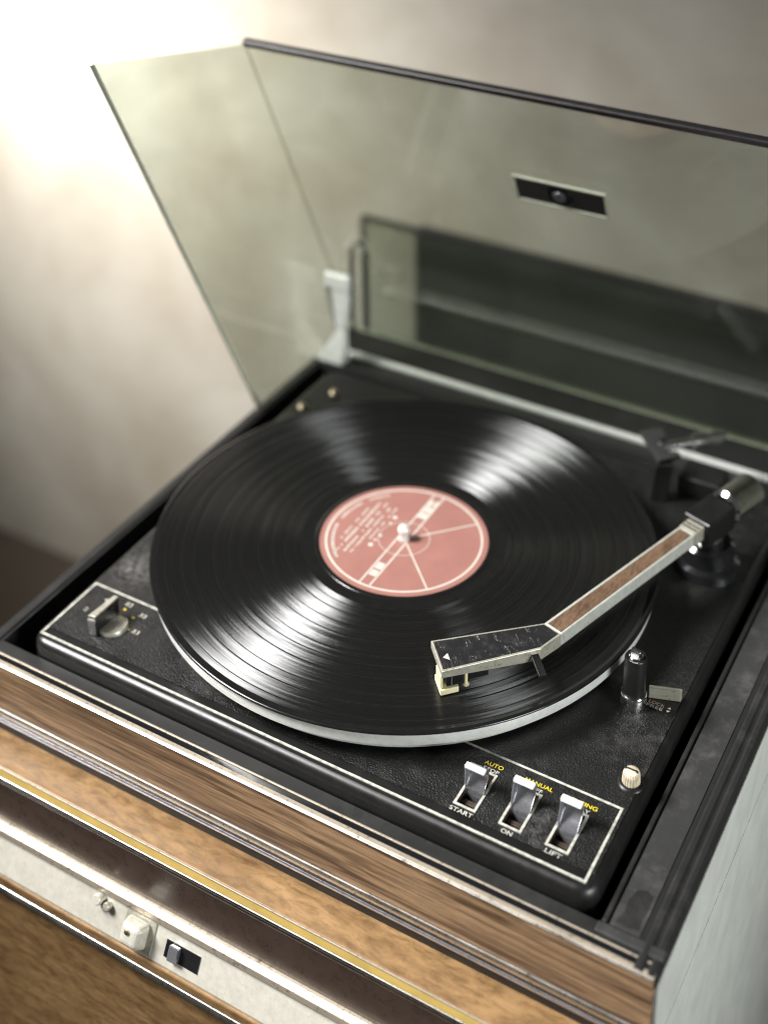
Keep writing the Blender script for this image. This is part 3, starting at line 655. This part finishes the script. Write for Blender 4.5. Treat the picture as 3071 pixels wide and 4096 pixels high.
# ------------------------------------------------------------------ lid
LID = bpy.data.objects.new('lid', None); col.objects.link(LID); LID.parent = RP; LID.location = Vector((18, 241, -32)) * MM - Vector(RP.location)
th = math.radians(24.9); cu_, su_ = math.cos(th), math.sin(th)
def lp(x, u, wv): return (x, 241 - u * su_ - wv * cu_, -31.0 + u * cu_ - wv * su_)
LXL, LXR, TK = -182.0, 219.0, 3.0
HW, UF, UT = 120.6, 306.0, 404.0
def lslab(name, prof, x0, x1, mat, parent, bevel=0.5):
    return loft(name, [lp(x0, u, q) for u, q in prof], [lp(x1, u, q) for u, q in prof], mat, parent, bevel=bevel)
lslab('top_panel', [(-0.5, 0), (UF, 0), (UF, -TK), (-0.5, -TK)], LXL, LXR, 'lid', LID)
for x0, x1 in ((LXL + 0.1, LXL + TK), (LXR - TK, LXR - 0.1)):
    lslab('side_wall', [(1.0, 0.2), (57.0, HW - 1.6), (UT - 4.5, HW - 1.6), (UF + 2, 0.2)], x0, x1, 'lid', LID)
    lslab('rim_edge', [(57.0, HW - 1.5), (57.0, HW), (UT - 3, HW), (UT - 3, HW - 1.5)], x0 - .2, x1 + .2, 'lid_e', LID, bevel=0.3)
e_d = Vector((56.0, HW - 1.6)).normalized(); e_n = Vector((-e_d.y, e_d.x)) * -1.2
lslab('front_lip', [(UF + 0.2, 0.8), (UF + 4.5, 1.4), (UF + 5.2, 0.0), (UF + 4.5, -4.2), (UF + .2, -3.8)], LXL, LXR, 'badge', LID, bevel=0.6)
lslab('rear_edge', [(-0.6, 0.2), (-0.6, -3.2), (-3.4, -3.2), (-3.4, 0.2)], LXL, LXR, 'lid_e', LID, bevel=0.4)
# badge
bx0, bx1, bu0, bu1 = -0.7, 62.6, 213.2, 236.0
for q in ([(bx0, bx0 + 1.6, bu0, bu1), (bx1 - 1.6, bx1, bu0, bu1), (bx0 + 1.65, bx1 - 1.65, bu0, bu0 + 1.6), (bx0 + 1.65, bx1 - 1.65, bu1 - 1.6, bu1)]):
    lslab('badge_frame', [(q[2], 0.05), (q[3], 0.05), (q[3], 1.3), (q[2], 1.3)], q[0], q[1], 'lid_e', LID, bevel=0.3)
lslab('badge_plate', [(bu0 + 1.65, 0.05), (bu1 - 1.65, 0.05), (bu1 - 1.65, 0.7), (bu0 + 1.65, 0.7)], bx0 + 1.65, bx1 - 1.65, 'badge', LID, bevel=0.1)
def badge_disc(name, r, q0, q1, mat, cx=30.4, cu=224.4, n=40):
    A = [lp(cx + r * math.cos(2 * math.pi * k / n), cu + r * math.sin(2 * math.pi * k / n), q0) for k in range(n)]
    B = [lp(cx + r * .92 * math.cos(2 * math.pi * k / n), cu + r * .92 * math.sin(2 * math.pi * k / n), q1) for k in range(n)]
    return loft(name, A, B, mat, LID, bevel=0)
badge_disc('emblem_ring', 9.2, 0.72, 1.1, 'gloss'); badge_disc('emblem_boss', 4.4, 1.12, 2.2, 'emblem')
# hinge strip along the plinth and hinge brackets
extx('hinge_strip', [(203.5, ZR + .02), (203.5, ZR + 3.0), (206.0, ZR + 3.6), (208.5, ZR + 3.0), (208.5, ZR + .02)], -166, 200, 'platter', RP, bevel=0.5)
extx('rear_ledge', [(183.2, ZR + .02), (184.0, ZR + 2.2), (187.5, ZR + 2.4), (189.0, ZR + .02)], -176, 190, 'satin', RP, bevel=0.5)
for xc in (-168.5, 206.0):
    hb = bpy.data.objects.new('lid_hinge', None); col.objects.link(hb); hb.parent = RP; hb.location = Vector((xc, 192, -32)) * MM - Vector(RP.location)
    def hx(pts): return [(xc + 168.5 + x, z) for x, z in pts]
    exty('hinge_head', hx([(-175.2, 33.4), (-174.0, 45.6), (-152.4, 45.8), (-152.8, 33.2)]), 188, 193, 'hinge', hb, bevel=1.6, seg=3)
    exty('hinge_arm', hx([(-165.0, -1.0), (-157.6, 1.2), (-153.8, 24.0), (-154.6, 32.8), (-168.6, 32.8)]), 189, 194, 'hinge', hb, bevel=0.8)
    exty('hinge_gusset', hx([(-166.4, -1.4), (-165.2, -0.8), (-168.8, 32.7), (-175.0, 33.0)]), 190, 194, 'alu', hb, bevel=0.4)
    loft('hinge_foot', [(xc + 168.5 + x, y, -30.6) for x, y in ((-181.5, 186), (-158.6, 186), (-158.6, 198), (-181.5, 198))], [(xc + 168.5 + x, y, -1.6) for x, y in ((-163.8, 189), (-157.4, 189), (-157.4, 194), (-163.8, 194))], 'hinge', hb, bevel=0.8)

# loop added behind the left hinge as its dark reflection in the lid
lw = [(-183.5, 244, -33), (-183.5, 244, 34), (-182.6, 244, 39), (-180, 244, 42.5), (-177, 244, 43.5), (-174, 244, 42.5), (-171.4, 244, 39), (-170.5, 244, 34), (-170.5, 244, -33)]
tube('reflection_loop', lw, 1.9, 'satin', RP, 12)

# ------------------------------------------------------------------ lower unit the player stands on
RX = thing('radio_cabinet', 'brown radio cabinet with yellow edge, dark dial glass and bright control panel under the player', 'radio cabinet', (18, 30, -700))
YG = -197.3; ZB = -82.7
YT = -191.0
def ry(): pass
box('board_end', XR - 1.0, XR + 1.9, -191.4, 249, ZB - 9.0, ZB - 0.05, 'side', RX, bevel=0.3)
box('top_board', XL - 2, XR - 1.05, -191.6, 250, ZB - 9.0, ZB, 'wood2', RX, bevel=0.4)
box('edge_strip', XL - 2, XR + 2, -192.4, -191.65, ZB - 6.9, ZB - 0.1, 'gold', RX, bevel=0.2)
extx('edge_bead', [(-191.7, ZB + .0), (-192.6, ZB + .1), (-192.6, ZB - .8), (-191.7, ZB - .8)], XL - 2, XR + 2, 'beige', RX, bevel=0.2)
extx('under_bead', [(-189, ZB - 7.0), (-192.9, ZB - 7.0), (-193.1, ZB - 9.0), (-189, ZB - 9.2)], XL - 2, XR + 2, 'silver', RX, bevel=0.3)
box('dark_strip', XL - 1, XR + 1, -190.6, -180, ZB - 13.4, ZB - 9.25, 'gloss', RX, bevel=0.2)  # gloss black strip in the gap above the dial glass
ZG = -125.4
box('dial_glass', XL - 1, XR + 1, -191.4, -182, ZG, ZB - 13.5, 'glass', RX, bevel=0.3)
extx('panel_lip', [(-182, ZG - .1), (-193.0, ZG - .1), (-196.4, ZG - 1.4), (-197.0, ZG - 5.2), (-194, ZG - 6.2), (-182, ZG - 6.2)], XL - 1, XR + 1, 'beige', RX, bevel=0.5)
extx('control_panel', [(-190, ZG - 6.3), (-194.6, ZG - 6.3), (-204.4, ZG - 23.7), (-204.4, ZG - 25), (-190, ZG - 25)], XL - 1, XR + 1, 'panel', RX, bevel=0.3)
extx('panel_wood_edge', [(-190, ZG - 25.1), (-205.0, ZG - 25.1), (-205.8, ZG - 26), (-205.8, ZG - 32), (-190, ZG - 32)], XL - 1, XR + 1, 'wood2', RX, bevel=0.5)
extx('panel_silver_edge', [(-190, ZG - 32.1), (-206.2, ZG - 32.1), (-207.0, ZG - 34), (-206.4, ZG - 37.5), (-190, ZG - 37.5)], XL - 1, XR + 1, 'silver', RX, bevel=0.5)
box('cabinet_front', XL - 1, XR + 1, -203, -186, -700, ZG - 37.6, 'wood2', RX, bevel=0.5)
box('cabinet_body', XL - 1.5, XR + 1.5, -181.9, 248, -700, ZB - 9.1, 'side', RX, bevel=0.6)
# controls on the sloping panel: frame with origin at its upper edge
pn = Vector((0, -23.7, 13.4)).normalized(); pd = Vector((0, -13.4, -23.7)).normalized(); po = Vector((0, -194.6, ZG - 6.3))
def pp(x, s, h): q = po + pd * s + pn * h; return (x, q.y, q.z)
def pbox(name, x0, x1, s0, s1, h0, h1, mat, bevel=0.5, taper=0.0):
    return loft(name, [pp(x0, s0, h0), pp(x1, s0, h0), pp(x1, s1, h0), pp(x0, s1, h0)], [pp(x0 + taper, s0 + taper, h1), pp(x1 - taper, s0 + taper, h1), pp(x1 - taper, s1 - taper, h1), pp(x0 + taper, s1 - taper, h1)], mat, RX, bevel=bevel, seg=3)
def pcyl(name, x, s, r, h0, h1, mat, n=28):
    a_, b_ = Vector(pp(x, s, h0)), Vector(pp(x, s, h1)); m_ = a_.lerp(b_, 0.85)
    return tube(name, [tuple(a_), tuple(m_), tuple(b_)], [r, r, r * .8], mat, RX, n)
pcyl('push_button', -80, 4.0, 3.0, 0.05, 5.5, 'panel'); pcyl('push_button', -74, 5.6, 2.2, 0.05, 4.0, 'alu')
pbox('knob_plate', -62, -42, 1.0, 19, 0.02, 0.9, 'alu', 0.3)
pbox('selector_knob', -60, -44.5, 2.5, 17.5, 0.95, 10, 'panel', 2.4, 2.0); pcyl('knob_pin', -53.5, 8, 1.4, 10, 11, 'brass')
pbox('slider_slot', -34, -12, 6, 15, 0.02, 0.6, 'gloss', 0.1)
pbox('slider_tab', -30, -24, 6.5, 14.5, 0.65, 4, 'lever', 0.6)

# ------------------------------------------------------------------ sheet and board added to stand in for the lid's dark reflection
SP = thing('reflection_sheet', 'grey smoked sheet with dark rim, added behind the lid as its dark reflection', 'acrylic sheet', (80, 400, -700))
box('sheet', -266, 420, 399, 402, -700, -24.2, 'lid', SP, bevel=0.3)
box('sheet_rim', -268, 420, 398, 403, -24, -20, 'badge', SP, bevel=0.6)
box('sheet_rim', -269, -266.2, 398, 403, -700, -24.2, 'badge', SP, bevel=0.6)
DB = thing('reflection_board', 'charcoal board added behind the grey sheet as the dark reflection in the lid', 'board', (100, 450, -700))
loft('board_panel', [(-226, 412, -700), (430, 412, -700), (430, 426, -700), (-226, 426, -700)], [(-222, 416, -31), (430, 416, -31), (430, 430, -31), (-222, 430, -31)], 'reflection_dark', DB, bevel=2, seg=3)
